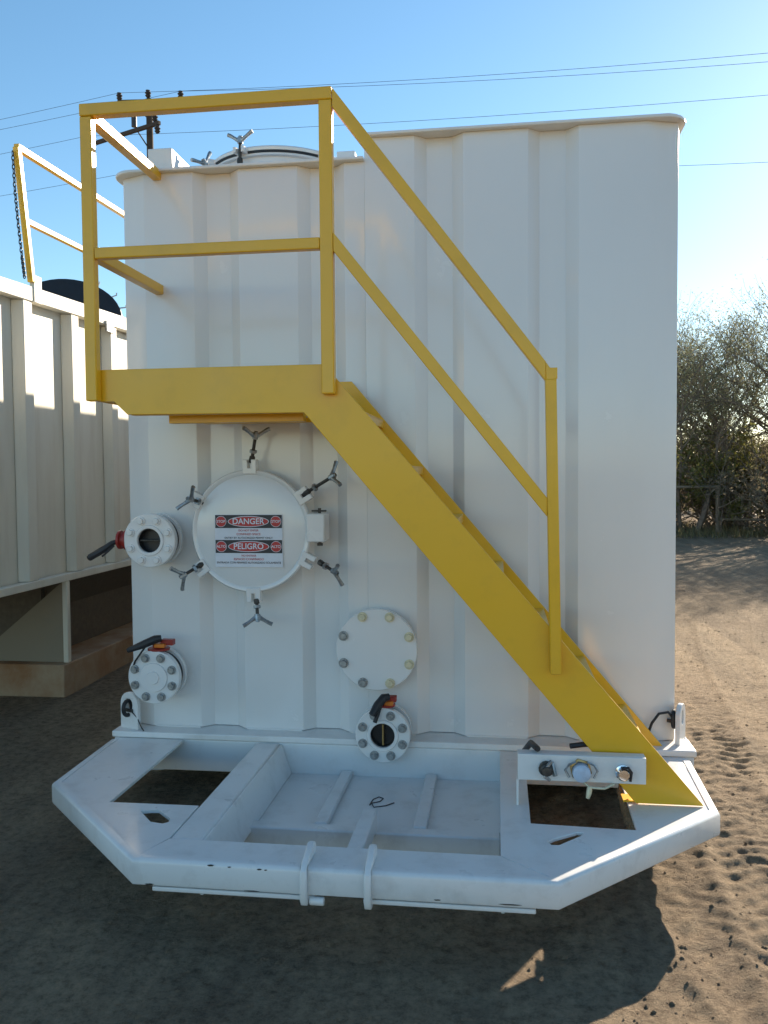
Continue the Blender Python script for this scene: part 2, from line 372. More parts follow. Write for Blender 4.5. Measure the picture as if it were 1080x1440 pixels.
# ---- nose deck
outer = [(-1.27, -.14), (-1.249, -.684), (-.655, -1.27), (.655, -1.27), (1.249, -.684), (1.27, -.14)]
bay = [(-.49, -1.11), (.487, -1.11), (.487, -.10), (-.49, -.10)]
hl = [(-.94, -.838), (-.60, -.833), (-.60, -.10), (-.94, -.10)]
hr = [(.59, -.85), (.938, -.865), (.955, -.30), (.59, -.30)]
s1 = [(-.79, -.905), (-.755, -.89), (-.728, -.887), (-.658, -.955), (-.652, -.985), (-.668, -1.0), (-.716, -.99)]
s2_ = [(.640, -.990), (.66, -.965), (.742, -.904), (.762, -.908), (.752, -.93), (.675, -1.01), (.65, -1.012)]
o = obj('deck_plate', MB().prism([(-.60, -1.11), (-.63, -1.19), (-.655, -1.255), (-1.238, -.680), (-1.26, -.16), (-1.26, -.102), (-.94, -.102), (-.94, -.838), (-.60, -.833)], 'xy', -.012, 0, [s1]), M['deck'], tank, .002)
o = obj('deck_plate', MB().prism([(.487, -1.11), (.64, -1.24), (.655, -1.255), (1.238, -.680), (1.26, -.16), (1.26, -.102), (.96, -.102), (.938, -.865), (.59, -.85), (.59, -.102), (.487, -.102)], 'xy', -.012, 0, [s2_]), M['deck'], tank, .002)
o = obj('deck_beam', MB().box(-.598, -.4895, -1.11, -.102, -.05, -.001), M['deck'], tank, .008)
o = obj('front_lip', MB().prism([(-.598, -1.112), (-.63, -1.19), (-.655, -1.255), (.655, -1.255), (.485, -1.112)], 'xy', -.012, .0005), M['deck'], tank, .002)
# nose channel: fascia with a rounded top edge and a bottom flange, one mesh per straight run
def ring_channel():
    pts = [Vector(p) for p in outer]
    prof = [(-.030, .0035), (-.010, .0035), (-.004, .002), (.001, -.003), (.0035, -.009), (.0035, -.072), (.001, -.079), (-.05, -.079), (-.05, -.071), (-.006, -.069), (-.006, -.008), (-.030, -.008)]
    k = len(prof); vs = []
    for i, p in enumerate(pts):
        dirs = []
        if i > 0: dirs.append((pts[i] - pts[i - 1]).normalized())
        if i < len(pts) - 1: dirs.append((pts[i + 1] - pts[i]).normalized())
        ns = [Vector((d.y, -d.x)) for d in dirs]
        nn = sum(ns, Vector((0, 0))).normalized(); sc = 1 / max(.3, nn.dot(ns[0]))
        for q, z in prof: v = p + nn * q * sc; vs.append((v.x, v.y, z))
    fs = [(i * k + j, i * k + (j + 1) % k, (i + 1) * k + (j + 1) % k, (i + 1) * k + j) for i in range(len(pts) - 1) for j in range(k)]
    fs += [tuple(range(k)), tuple(range((len(pts) - 1) * k, len(pts) * k))]
    return MB().add(vs, fs)
obj('nose_channel', ring_channel(), M['deck'], tank, ang=50)
# sunk bay between the deck plates
obj('bay_floor', MB().box(-.60, .488, -.664, -.096, -.145, -.137), M['deck'], tank)
obj('bay_beam', MB().prism([(-.489, -.003), (-.478, -.012), (-.435, -.1365), (-.489, -.1365)], 'xz', -1.11, -.10), M['deck'], tank, .006)
obj('bay_beam', MB().box(-.489, .487, -.725, -.665, -.19, -.115), M['deck'], tank, .006)
obj('bay_rib', MB().box(-.022, .034, -1.10, -.68, -.12, -.045), M['deck'], tank, .006)
obj('bay_rib', MB().box(-.21, -.16, -.663, -.10, -.1365, -.112), M['deck'], tank, .005)
obj('bay_rib', MB().box(.165, .215, -.663, -.10, -.1365, -.112), M['deck'], tank, .005)
obj('bay_side', MB().box(.489, .499, -1.1, -.10, -.19, -.013), M['deck'], tank)
obj('bay_side', MB().box(-.499, -.4895, -1.1, -.10, -.19, -.051), M['deck'], tank)
# black crayon scrawl in the bay
mb = MB(); mb.tube([(-.035, -.42, -.1362), (-.03, -.36, -.1362), (-.01, -.33, -.1362), (.010, -.345, -.1362), (.0, -.38, -.1362), (-.03, -.40, -.1362), (-.015, -.44, -.1362), (.03, -.42, -.1362), (.06, -.385, -.1362)], .003, 4); obj('scrawl', mb, M['black'], tank)
# pipe under the nose and two wrap-around hooks
for a, b in ((-.595, -.075), (.075, .59)):
    obj('under_bar', MB().box(a, b, -1.266, -1.225, -.101, -.086), M['beam'], tank, .004)
def hook(x):
    pl = [(-1.150, .0), (-1.150, .026), (-1.16, .038), (-1.185, .043), (-1.27, .018), (-1.292, .0), (-1.298, -.03), (-1.298, -.085), (-1.285, -.108), (-1.255, -.112), (-1.24, -.10), (-1.24, -.082), (-1.276, -.080), (-1.276, .004), (-1.2, .004)]
    obj('tow_hook', MB().prism(pl, 'yz', x - .011, x + .011), M['beam'], tank, .005, seg=3)
hook(-.104); hook(.092)
obj('hook_pin', MB().cyl((-.09, -1.265, -.100), (-.045, -1.265, -.100), .013), M['beam'], tank, .003)
# chips in the paint at the front edge
rng = random.Random(5)
for (x, z, w, h) in ((-.40, -.004, .022, .006), (-.34, -.006, .012, .004), (-.245, -.008, .016, .005), (-.225, -.009, .01, .004), (-.60, -.075, .03, .006), (.30, -.070, .022, .004), (.515, -.071, .07, .004), (-.27, -.077, .05, .003)):
    a = rng.uniform(-.3, .3); obj('paint_chip', MB().prism([(x - w / 2, z), (x - w * .2, z - h * .5), (x + w * .3, z - h * .3), (x + w / 2, z + h * .2), (x + w * .1, z + h * .5), (x - w * .3, z + h * .3)], 'xz', -1.2747, -1.2735), M['darksteel'], tank)

# ---- lifting lugs
def lug(loc, rot):
    pl = [(-.055, 0), (-.055, .115)] + [(-.055 * math.cos(t), .115 + .055 * math.sin(t)) for t in [PI * i / 10 for i in range(1, 10)]] + [(.055, .115), (.055, 0)]
    hole = [(.022 * math.cos(2 * PI * i / 14), .11 + .03 * math.sin(2 * PI * i / 14)) for i in range(14)]
    mb_ = MB().prism(pl, 'xz', -.010, .010, [hole])
    o_ = obj('lifting_lug', mb_, M['beam'], tank, .003)
    c_ = WP[o_]; o_.location = Vector(loc) + Vector((0, 0, .0825)) - WP[tank]; WP[o_] = Vector(loc) + Vector((0, 0, .0825)); o_.rotation_euler = (0, 0, rot); return o_
lug((-1.217, -.045, .030), math.radians(-22)); lug((1.262, .02, .030), math.radians(66))
def shackle(name, loc, rot, label, tail):
    r_ = empty(name, loc, label, 'shackle')
    mb_ = MB(); pts = [(0, .026 * math.cos(t), .034 * math.sin(t)) for t in [2 * PI * i / 16 for i in range(17)]]
    ca, sa = math.cos(rot), math.sin(rot); tr = lambda p: (loc[0] + p[0] * ca - p[1] * sa, loc[1] + p[0] * sa + p[1] * ca, loc[2] + p[2])
    obj('bow', MB().tube([tr(p) for p in pts], .0095, 8), M['black'], r_)
    obj('pin', MB().cyl(tr((-.03, 0, -.01)), tr((.03, 0, -.01)), .008, 10), M['darksteel'], r_)
    obj('tether', MB().tube([(loc[0] + a, loc[1] + b, loc[2] + c) for a, b, c in tail], .0026 if loc[0] < 0 else .006, 6), M['black'], r_)
shackle('shackle', (-1.225, -.058, .125), math.radians(-22), 'small black shackle in the white lifting lug at the left corner of the tank', [(.02, -.01, -.01), (.05, -.012, -.04), (.075, -.02, -.085), (.09, -.03, -.096)])
shackle('shackle', (1.235, .012, .13), math.radians(-24), 'black shackle and bent black hose in the lug at the right corner of the tank', [(.0, -.01, .0), (-.03, -.02, .035), (-.07, -.03, .03), (-.10, -.035, -.01), (-.115, -.04, -.05)])

# ---- manhole
MC = Vector((-.608, 0, .952))
neck = obj('manhole_neck', MB().lathe((MC.x, .05, MC.z), (0, -1, 0), [(.235, 0), (.235, .105), (.262, .107), (.262, .128), (.20, .128)], 64), M['white'], tank, .002)
cover = obj('manhole_cover', MB().lathe((MC.x, -.082, MC.z), (0, -1, 0), [(0, 0), (.262, 0), (.272, .002), (.274, .010), (.274, .022), (.268, .030), (.258, .030), (.250, .024), (.246, .026), (.15, .034), (0, .037)], 72), M['white'], tank, ang=50)
obj('gasket', MB().lathe((MC.x, -.076, MC.z), (0, -1, 0), [(.22, 0), (.257, 0), (.257, .0065), (.22, .0065), (.22, 0)], 48), M['black'], neck)
wing = MB(); wing.cyl((0, 0, -.014), (0, 0, .014), .013, 8); wing.cyl((0, 0, .013), (0, 0, .02), .009, 8)
for s in (-1, 1):
    wing.tube([(s * .008, 0, 0), (s * .032, 0, .016), (s * .054, 0, .030), (s * .064, 0, .034)], [.010, .0078, .009, .0095], 8)
wing_me = lib('wing_nut', wing, M['steel'])
stud_me = lib('swing_bolt', MB().cyl((0, 0, 0), (0, 0, .1), .0075, 10).lathe((0, 0, 0), (0, 0, 1), [(0, -.014), (.013, -.010), (.014, 0), (.012, .012), (0, .014)], 10), M['darksteel'])
nut_me = lib('hex_nut', MB().lathe((0, 0, 0), (0, 0, 1), [(0, -.006), (.017, -.006), (.017, .006), (0, .006)], 6), M['steel'])
def rotz_to(d, roll=0):
    q = Vector(d).to_track_quat('Z', 'Y'); q = q @ Matrix.Rotation(roll, 4, 'Z').to_quaternion(); return q.to_euler()
CL = [  # lug angle, bolt base, bolt tip (nut), wing roll
    (90, (-.600, -.10, 1.268), (-.575, -.125, 1.372), 0.0),
    (33, (-.355, -.11, 1.120), (-.228, -.155, 1.190), 1.1),
    (-27, (-.290, -.115, .812), (-.222, -.155, .778), 2.2),
    (-88, (-.583, -.115, .640), (-.575, -.135, .571), .1),
    (-144, (-.838, -.115, .800), (-.905, -.155, .758), 1.2),
    (151, (-.835, -.10, 1.080), (-.862, -.170, 1.096), .9)]
for ang, a, b, roll in CL:
    t = math.radians(ang); d = Vector((math.cos(t), 0, math.sin(t))); n = Vector((-math.sin(t), 0, math.cos(t)))
    c = MC + d * .283 + Vector((0, -.097, 0))
    mb = MB()
    for s in (-1, 1): mb.bar(c - d * .030 + n * s * .020, c + d * .034 + n * s * .020, .023, .046, up=(0, 1, 0))
    mb.bar(c - d * .030, c - d * .004, .030, .046, up=(0, 1, 0))
    lg = obj('clamp_lug', mb, M['white'], cover, .003)
    a, b = Vector(a), Vector(b); L_ = (b - a).length
    inst('swing_bolt', stud_me, cover, a, rotz_to(b - a), (1, 1, (L_ + .02) / .1))
    inst('wing_nut', wing_me, cover, b, rotz_to(b - a, roll), (1.0, 1.0, 1.0))
    inst('hex_nut', nut_me, cover, a + (b - a) * .35, rotz_to(b - a))
hinge = obj('hinge_block', MB().box(-.350, -.270, -.135, -.02, .905, 1.030), M['white'], cover, .006)
obj('hinge_pin', MB().cyl((-.300, -.085, .888), (-.300, -.085, 1.052), .007, 10).bar((-.335, -.085, 1.040), (-.27, -.085, 1.040), .012, .008).cyl((-.300, -.085, .886), (-.300, -.085, .897), .013, 8), M['darksteel'], cover)

# ---- warning label on the cover
lab = obj('warning_label', MB().box(-.768, -.460, -.1215, -.1203, .792, 1.026), M['decalwhite'], tank)
y_ = -.1221
def rect(name, x0, x1, z0, z1, mat, yy=y_): return obj(name, MB().box(x0, x1, yy - .0006, yy, z0, z1), M[mat], lab)
def ellipse(name, cx, cz, a, b, mat, yy): return obj(name, MB().prism([(cx + a * math.cos(2 * PI * i / 32), cz + b * math.sin(2 * PI * i / 32)) for i in range(32)], 'xz', yy - .0006, yy), M[mat], lab)
def text(s, cx, cz, size, mat, yy, wx=1.0, parent=lab, bold=.0, name='lettering'):
    cu = bpy.data.curves.new('t', 'FONT'); cu.body = s; cu.size = size; cu.align_x = 'CENTER'; cu.align_y = 'CENTER'; cu.extrude = .0003; cu.offset = bold
    to = bpy.data.objects.new('t', cu); COL.objects.link(to); bpy.context.view_layer.update()
    me = bpy.data.meshes.new_from_object(to.evaluated_get(bpy.context.evaluated_depsgraph_get())); COL.objects.unlink(to); bpy.data.objects.remove(to)
    me.materials.clear(); me.materials.append(M[mat]); me.name = name
    o = bpy.data.objects.new(name, me); COL.objects.link(o); o.parent = parent; o.location = Vector((cx, yy, cz)) - WP[parent]; o.rotation_euler = (PI / 2, 0, 0); o.scale = (wx, 1, 1); return o
for z, big, side in ((.995, 'DANGER', 'STOP'), (.884, 'PELIGRO', 'ALTO')):
    rect('header_bar', -.766, -.462, z - .029, z + .029, 'decalblack')
    for s in (-1, 1):
        ellipse('sign_ring', -.614 + s * .125, z, .0245, .0245, 'decalwhite', y_ - .001)
        ellipse('sign_disc', -.614 + s * .125, z, .0225, .0225, 'decalred', y_ - .002)
        text(side, -.614 + s * .125, z, .0165, 'decalwhite', y_ - .0032, bold=.0003)
    ellipse('oval_ring', -.614, z, .094, .024, 'decalwhite', y_ - .001)
    ellipse('oval', -.614, z, .0905, .021, 'decalred', y_ - .002)
    text(big, -.614, z, .036, 'decalwhite', y_ - .0032, 1.0 if big == 'DANGER' else .98, bold=.0006)
for i, (s, sz) in enumerate((('DO NOT ENTER', .0125), ('CONFINED SPACE', .0135), ('ENTRY BY AUTHORIZED PERMIT ONLY', .0125))):
    text(s, -.614, .955 - i * .0165, sz, 'decalred' if i < 2 else 'decalblack', y_ - .0005)
for i, (s, sz) in enumerate((('NO ENTRAR', .012), ('ESPACIO CONFINADO', .0135), ('ENTRADA CON PERMISO AUTORIZADO SOLAMENTE', .0122))):
    text(s, -.614, .843 - i * .0155, sz, 'decalred' if i < 2 else 'decalblack', y_ - .0005)

# ---- bolts (axis towards -y)
def bolt_mesh(name, mat, r=.021):
    b_ = MB(); b_.lathe((0, 0, 0), (0, -1, 0), [(0, -.003), (r, -.003), (r, .003), (0, .003)], 14)
    b_.lathe((0, 0, 0), (0, -1, 0), [(0, .003), (r * .74, .003), (r * .74, .012), (r * .64, .0145), (0, .0145)], 6)
    return lib(name, b_, mat)
BW = bolt_mesh('bolt', M['zincyellow']); BP = bolt_mesh('bolt', M['white']); BZ = bolt_mesh('bolt', M['steel'])
def ring_of_bolts(parent, cx, cz, y, R, me_of, off=PI / 8, s=1):
    for k in range(8):
        t = off + k * PI / 4; inst('bolt', me_of(k), parent, (cx + R * math.cos(t), y, cz + R * math.sin(t)), (0, rng.random() * 1.5, 0), (s, 1, s))
def valve(cx, cz, blank, bolts, vertical, label):
    st = obj('butterfly_valve', MB().lathe((cx, 0, cz), (0, -1, 0), [(.058, -.05), (.060, .05), (.118, .052), (.118, .074), (.07, .075)], 48), M['white'], tank, .0015, label=label)
    obj('valve_body', MB().lathe((cx, -.076, cz), (0, -1, 0), [(.06, 0), (.106, 0), (.106, .05), (.06, .05)], 40), M['black'], st)
    if blank:
        obj('flange', MB().lathe((cx, -.127, cz), (0, -1, 0), [(0, 0), (.120, 0), (.120, .028), (.117, .031), (.066, .031), (.064, .038), (.030, .040), (.028, .046), (0, .046)], 56), M['white'], st, ang=30)
    else:
        obj('flange', MB().lathe((cx, -.127, cz), (0, -1, 0), [(.056, 0), (.120, 0), (.120, .030), (.117, .033), (.070, .033), (.067, .040), (.056, .040), (.053, .036), (.053, -.05)], 56), M['white'], st, ang=30)
        obj('bore', MB().lathe((cx, -.110, cz), (0, -1, 0), [(0, 0), (.0525, 0), (.0525, .040)], 32), M['hole'], st)
        d = (.046, .0035) if not vertical else (.0035, .046)
        obj('disc_edge', MB().box(cx - d[0], cx + d[0], -.150, -.115, cz - d[1], cz + d[1]), M['darksteel' if not vertical else 'brass'], st, .001)
    ring_of_bolts(st, cx, cz, -.163 if not blank else -.161, .094, lambda k: bolts, s=.95)
    return st
v1 = valve(-1.060, .912, False, BP, False, 'upper left valve with an open flange and white bolts')
v2 = valve(-1.053, .296, True, BZ, False, 'lower left valve closed with a blank flange')
v3 = valve(-.017, .068, False, BZ, True, 'lower centre valve with an open flange and zinc bolts')
# handles
obj('stem_plate', MB().lathe((-1.178, -.12, .912), (-1, 0, 0), [(0, 0), (.045, 0), (.045, .010), (.030, .013), (.030, .028), (.042, .030), (.042, .040), (0, .042)], 20), M['red'], v1)
obj('handle', MB().tube([(-1.215, -.13, .907), (-1.24, -.145, .90), (-1.275, -.16, .872), (-1.335, -.175, .836), (-1.34, -.175, .833)], [.011, .012, .016, .0155, .013], 10).tube([(-1.23, -.15, .888), (-1.25, -.175, .862), (-1.272, -.185, .842)], .0045, 6), M['black'], v1)
obj('stem_plate', MB().lathe((-1.045, -.11, .412), (0, 0, 1), [(0, 0), (.050, 0), (.050, .010), (.028, .012), (.028, .03), (0, .032)], 20).box(-1.03, -.972, -.13, -.095, .436, .462), M['red'], v2, .002)
obj('index_plate', MB().box(-1.052, -1.004, -.150, -.118, .428, .446), M['orange'], v2, .003)
obj('handle', MB().tube([(-1.02, -.14, .472), (-1.045, -.15, .467), (-1.095, -.165, .446), (-1.155, -.18, .423), (-1.162, -.18, .420)], [.014, .019, .018, .012, .010], 10).tube([(-1.075, -.165, .45), (-1.10, -.17, .415), (-1.135, -.165, .37), (-1.155, -.15, .33)], .0045, 6), M['black'], v2)
obj('stem_plate', MB().lathe((-.012, -.11, .186), (0, 0, 1), [(0, 0), (.046, 0), (.046, .010), (.026, .012), (.026, .03), (0, .032)], 20).box(.0, .040, -.135, -.10, .208, .232), M['red'], v3, .002)
obj('index_plate', MB().box(-.010, .028, -.150, -.116, .196, .214), M['orange'], v3, .003)
obj('handle', MB().tube([(.012, -.15, .236), (-.010, -.16, .234), (-.035, -.18, .205), (-.056, -.205, .170)], [.015, .019, .019, .015], 10).tube([(-.02, -.16, .215), (-.035, -.19, .165), (-.045, -.20, .135)], .009, 8), M['black'], v3)

# ---- blind flange
bf = obj('blind_flange', MB().lathe((-.052, .045, .426), (0, -1, 0), [(.13, 0), (.13, .10), (.178, .102), (.181, .106), (.181, .128), (.178, .132), (0, .132)], 72), M['white'], tank, ang=30)
ring_of_bolts(bf, -.052, .426, -.0905, .158, lambda k: BZ if k in (3, 4, 5) else BW, s=1.05)

# ---- roof hatch
H0 = Vector((-.585, .42, ZL + .014))
hn = obj('roof_hatch', MB().lathe(H0, (0, 0, 1), [(.315, 0), (.315, .075), (.335, .077), (.335, .086), (.29, .086)], 56), M['white'], tank)
obj('hatch_gasket', MB().lathe(H0 + Vector((0, 0, .087)), (0, 0, 1), [(.28, 0), (.339, 0), (.339, .009), (.28, .009)], 56), M['black'], hn)
obj('hatch_cover', MB().lathe(H0 + Vector((0, 0, .0965)), (0, 0, 1), [(0, 0), (.343, 0), (.345, .012), (.338, .020), (.2, .03), (0, .034)], 56), M['white'], hn)
for ang, up in ((-107, 1), (-178, 0), (-40, 1), (-146, 0), (20, 1), (100, 1)):
    t = math.radians(ang); d = Vector((math.cos(t), math.sin(t), 0)); n = Vector((-d.y, d.x, 0)); c = H0 + d * .352 + Vector((0, 0, .10))
    mb = MB()
    for s in (-1, 1): mb.bar(c - d * .03 + n * s * .022, c + d * .02 + n * s * .022, .015, .028)
    mb.bar(c - d * .03, c - d * .012, .03, .028)
    obj('clamp_lug', mb, M['white'], hn, .003)
    b0 = c + d * .005 + Vector((0, 0, -.05 if up else -.04)); tip = c + (Vector((0, 0, .045)) if up else d * .03 + Vector((0, 0, .0)))
    inst('swing_bolt', stud_me, hn, b0, rotz_to(tip - b0), (1, 1, ((tip - b0).length + .018) / .1))
    inst('wing_nut', wing_me, hn, tip, rotz_to(tip - b0, .25 + ang))
obj('hinge_block', MB().box(-.262, -.175, .20, .30, H0.z + .05, H0.z + .115), M['white'], hn, .005)

# ---- yellow stair
YO = -.638
k_ = 1.609 / 1.355
poly = [(-1.052, 1.609), (-.158, 1.609), (1.209, 0.003), (.972, .003), (-.237, 1.431), (-.930, 1.435), (-.985, 1.487), (-1.052, 1.487)]
obj('stair_stringer', MB().prism(poly, 'xz', YO, YO + .010), M['yellow'], tank, .002)
obj('stringer_flange', MB().bar((.964, YO + .032, .020), (-.230, YO + .032, 1.434), .006, .042, up=(0, 1, 0)), M['yellow'], tank, .001)
obj('stringer_flange', MB().box(-.92, -.24, YO + .012, YO + .055, 1.433, 1.439), M['yellow'], tank, .001)
inner = [(-.50, 1.50), (-.50, 1.609), (-.158, 1.609), (1.197, .003), (.972, .003), (-.30, 1.50)]
obj('stair_stringer', MB().prism(inner, 'xz', -.045, -.035), M['yellow'], tank, .002)
for i in range(7):
    z = .205 + i * .205; xl = .972 - z / 1.187; xu = 1.197 - z / 1.187
    tr = MB().box(xl + .018, xu - .004, YO + .012, -.047, z - .004, z); tr.box(xl + .030, xl + .035, YO + .012, -.047, z - .028, z - .0045); tr.box(xu - .009, xu - .004, YO + .012, -.047, z - .034, z - .0045)
    obj('stair_tread', tr, M['yellow'], tank, .001)
obj('platform_deck', MB().box(-1.035, -.20, YO + .012, -.03, 1.490, 1.496), M['yellow'], tank)
obj('platform_angle', MB().box(-.82, -.27, -.50, -.45, 1.408, 1.45), M['yellow'], tank, .002)
obj('platform_angle', MB().box(-1.050, -1.04, YO + .012, -.03, 1.487, 1.60), M['yellow'], tank, .002)
obj('platform_angle', MB().box(-.82, -.30, -.10, -.05, 1.43, 1.45), M['yellow'], tank, .002)
PW = .046
yp = YO - .018
obj('handrail_post', MB().box(-1.078, -1.032, yp - .023, yp + .015, 1.487, 2.552), M['yellow'], tank, .004)
obj('handrail_post', MB().box(-.160, -.112, yp - .026, yp + .015, 1.495, 2.552), M['yellow'], tank, .004)
obj('handrail_post', MB().bar((.686, yp - .006, .475), (.667, yp - .006, 1.53), .040, .044, up=(0, 1, 0)), M['yellow'], tank, .004)
yr = yp - .004
obj('top_rail', MB().box(-1.078, -.112, yr - .022, yr + .022, 2.553, 2.599), M['yellow'], tank, .004)
def diag(name, a, b, w=.044, y=yr):
    # mitred sloping rail in the x-z plane: a, b are the centres of its vertical end cuts
    (ax, az), (bx, bz) = a, b; vh = w / math.cos(math.atan2(az - bz, bx - ax)) / 2
    obj(name, MB().prism([(ax, az - vh), (bx, bz - vh), (bx, bz + vh), (ax, az + vh)], 'xz', y - .02, y + .02), M['yellow'], tank, .003)
diag('top_rail', (-.110, 2.560), (.650, 1.557), .042)
obj('rail_corner', MB().prism([(.650, 1.523), (.650, 1.590), (.664, 1.570), (.690, 1.570), (.690, 1.531)], 'xz', yr - .021, yr + .021), M['yellow'], tank, .002)
diag('mid_rail', (-.111, 2.045), (.655, 1.075), .042)
obj('mid_rail', MB().box(-1.031, -.161, yr - .018, yr + .018, 2.022, 2.064), M['yellow'], tank, .004)
obj('back_rail', MB().box(-1.077, -1.035, yr + .023, -.0, 2.545, 2.588), M['yellow'], tank, .004)
obj('back_rail', MB().box(-1.077, -1.035, yr + .014, .02, 2.030, 2.072), M['yellow'], tank, .004)
obj('stair_foot', MB().box(.93, .985, YO + .012, YO + .075, .002, .008), M['yellow'], tank)
# sunlit steel foot bracket
# ---- coupling panel
pn = obj('coupling_panel', MB().box(.549, .996, -.708, -.698, .098, .192).box(.549, .996, -.697, -.655, .186, .192), M['beam'], tank, .002)
obj('panel_leg', MB().box(.545, .553, -.70, -.66, .002, .097), M['beam'], tank, .001)
obj('hose_stub', MB().tube([(.62, -.70, .21), (.60, -.60, .20), (.58, -.4, .10)], .011, 8), M['black'], pn)
obj('hose_stub', MB().tube([(.74, -.64, .205), (.80, -.62, .208), (.86, -.60, .200)], .010, 8), M['black'], pn)
c1 = obj('coupling', MB().lathe((.650, -.708, .145), (0, -1, 0), [(0, 0), (.026, 0), (.028, .012), (.022, .014), (.022, .03), (.016, .034), (.016, .046), (0, .048)], 14), M['darksteel'], pn)
obj('coupling_lever', MB().bar((.668, -.722, .172), (.680, -.735, .125), .012, .014).bar((.648, -.74, .155), (.668, -.73, .178), .011, .011).bar((.640, -.745, .128), (.662, -.74, .112), .010, .012), M['steel'], pn, .002)
obj('coupling', MB().lathe((.770, -.708, .145), (0, -1, 0), [(0, 0), (.040, 0), (.040, .010), (.034, .012)], 6), M['brass'], pn, label='six sided centre coupling with a pale blue cap')
obj('coupling_cap', MB().lathe((.771, -.718, .140), (0, -1, 0), [(.030, 0), (.032, .004), (.031, .026), (.026, .030), (0, .032)], 24), M['bluecap'], pn)
for s in (-1, 1): obj('cap_lever', MB().tube([(.771 + s * .020, -.735, .180), (.771 + s * .044, -.732, .168), (.771 + s * .056, -.728, .146), (.771 + s * .042, -.735, .122)], .0042, 6), M['steel'], pn)
obj('coupling', MB().lathe((.915, -.708, .142), (0, -1, 0), [(0, 0), (.027, 0), (.027, .012), (.021, .014), (.023, .034), (.018, .042), (0, .044)], 16), M['chrome'], pn)
obj('coupling_lever', MB().tube([(.905, -.745, .166), (.93, -.745, .168), (.941, -.74, .15), (.938, -.735, .118)], .0055, 6), M['black'], pn)
obj('drain_tube', MB().tube([(.775, -.71, .105), (.80, -.73, .088), (.85, -.73, .086), (.885, -.72, .100)], .0048, 8).tube([(.800, -.73, .090), (.797, -.735, .072), (.792, -.738, .052)], [.009, .010, .007], 8), M['zincyellow'], pn)
# torch-cut rusty inner wall on the right of the hole
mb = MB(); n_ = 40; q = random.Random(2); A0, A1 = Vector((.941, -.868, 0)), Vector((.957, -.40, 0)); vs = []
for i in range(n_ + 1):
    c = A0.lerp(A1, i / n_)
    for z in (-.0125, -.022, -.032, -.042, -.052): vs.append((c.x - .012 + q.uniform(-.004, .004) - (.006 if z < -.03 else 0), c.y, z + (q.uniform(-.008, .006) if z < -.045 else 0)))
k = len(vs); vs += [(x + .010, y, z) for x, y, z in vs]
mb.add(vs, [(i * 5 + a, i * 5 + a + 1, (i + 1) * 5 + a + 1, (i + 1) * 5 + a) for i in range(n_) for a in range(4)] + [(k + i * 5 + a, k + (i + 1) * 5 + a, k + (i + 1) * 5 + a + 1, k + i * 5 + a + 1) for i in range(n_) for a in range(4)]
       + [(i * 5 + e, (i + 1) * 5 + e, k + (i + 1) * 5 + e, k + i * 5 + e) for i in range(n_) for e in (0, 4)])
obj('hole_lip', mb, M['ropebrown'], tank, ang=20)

# ------------------------------------------------------------------ NEIGHBOUR TANK
XN = -2.414
nb = empty('storage_tank', (-3.6, 4.5, G), 'older cream ribbed steel tank on a rusty base at the left, half in shadow', 'storage tank')
def zt(y): return 2.345 + .040 * min(y, 4.0)
def zl(y): return 2.258 + .033 * min(y, 4.0)
Y0, Y1 = -.75, 9.0
obj('side_wall', MB().box(XN - .075, XN - .070, Y0, Y1, .51, 2.34), M['cream'], nb)
obj('side_wall', MB().box(-4.78, -4.775, Y0, Y1, .51, 2.34), M['cream'], nb)
obj('front_wall', MB().box(-4.77, XN - .08, Y0, Y0 + .005, .51, 2.34), M['cream'], nb)
obj('roof_plate', MB().prism([(Y0, 2.30), (4, 2.47), (Y1, 2.47), (Y1, 2.44), (4, 2.44), (Y0, 2.27)], 'yz', -4.77, XN - .065), M['cream'], nb)
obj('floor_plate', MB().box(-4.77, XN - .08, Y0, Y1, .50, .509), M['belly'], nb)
obj('top_channel', MB().prism([(Y0, zl(Y0)), (4, zl(4)), (Y1, zl(4)), (Y1, zt(4)), (4, zt(4)), (Y0, zt(Y0))], 'yz', XN - .06, XN + .004), M['cream'], nb, .006)
obj('bottom_channel', MB().box(XN - .06, XN + .003, Y0, Y1, .495, .545), M['cream'], nb, .005)
y = 1.16 - .59 * 3
i = 0
while y < Y1 - .2:
    obj('wall_rib', MB().prism([(XN - .068, y - .028), (XN, y), (XN, y + .10), (XN - .068, y + .128)], 'xy', .546, zl(y) - .002), M['cream'], nb, .006)
    y += .59; i += 1
# base frame
YB = 1.655
obj('base_beam', MB().box(XN - .12, XN, YB + .021, Y1, G - .02, -.064), M['rust'], nb, .008)
obj('base_beam', MB().box(-4.78, XN + .002, YB - .12, YB + .02, G - .02, -.063), M['rust'], nb, .008)
obj('corner_post', MB().box(XN - .038, XN - .002, YB - .05, YB - .008, -.062, .494), M['cream'], nb, .004)
obj('gusset_plate', MB().prism([(XN - .039, -.061), (XN - .039, .49), (-2.93, .10), (-3.02, -.061)], 'xz', YB - .04, YB - .03), M['dirty'], nb)
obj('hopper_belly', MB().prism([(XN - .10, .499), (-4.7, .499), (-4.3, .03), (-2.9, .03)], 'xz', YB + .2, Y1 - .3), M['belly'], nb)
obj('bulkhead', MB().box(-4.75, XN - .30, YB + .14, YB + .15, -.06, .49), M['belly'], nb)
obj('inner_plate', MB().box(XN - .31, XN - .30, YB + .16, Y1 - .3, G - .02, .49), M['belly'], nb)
obj('ledge_plate', MB().box(XN - .29, XN - .122, YB + .03, Y1 - .3, -.078, -.07), M['rust'], nb)
for yy in (3.4, 5.2, 7.0, 8.8): obj('corner_post', MB().box(XN - .065, XN - .004, yy, yy + .06, -.062, .494), M['cream'], nb, .004)
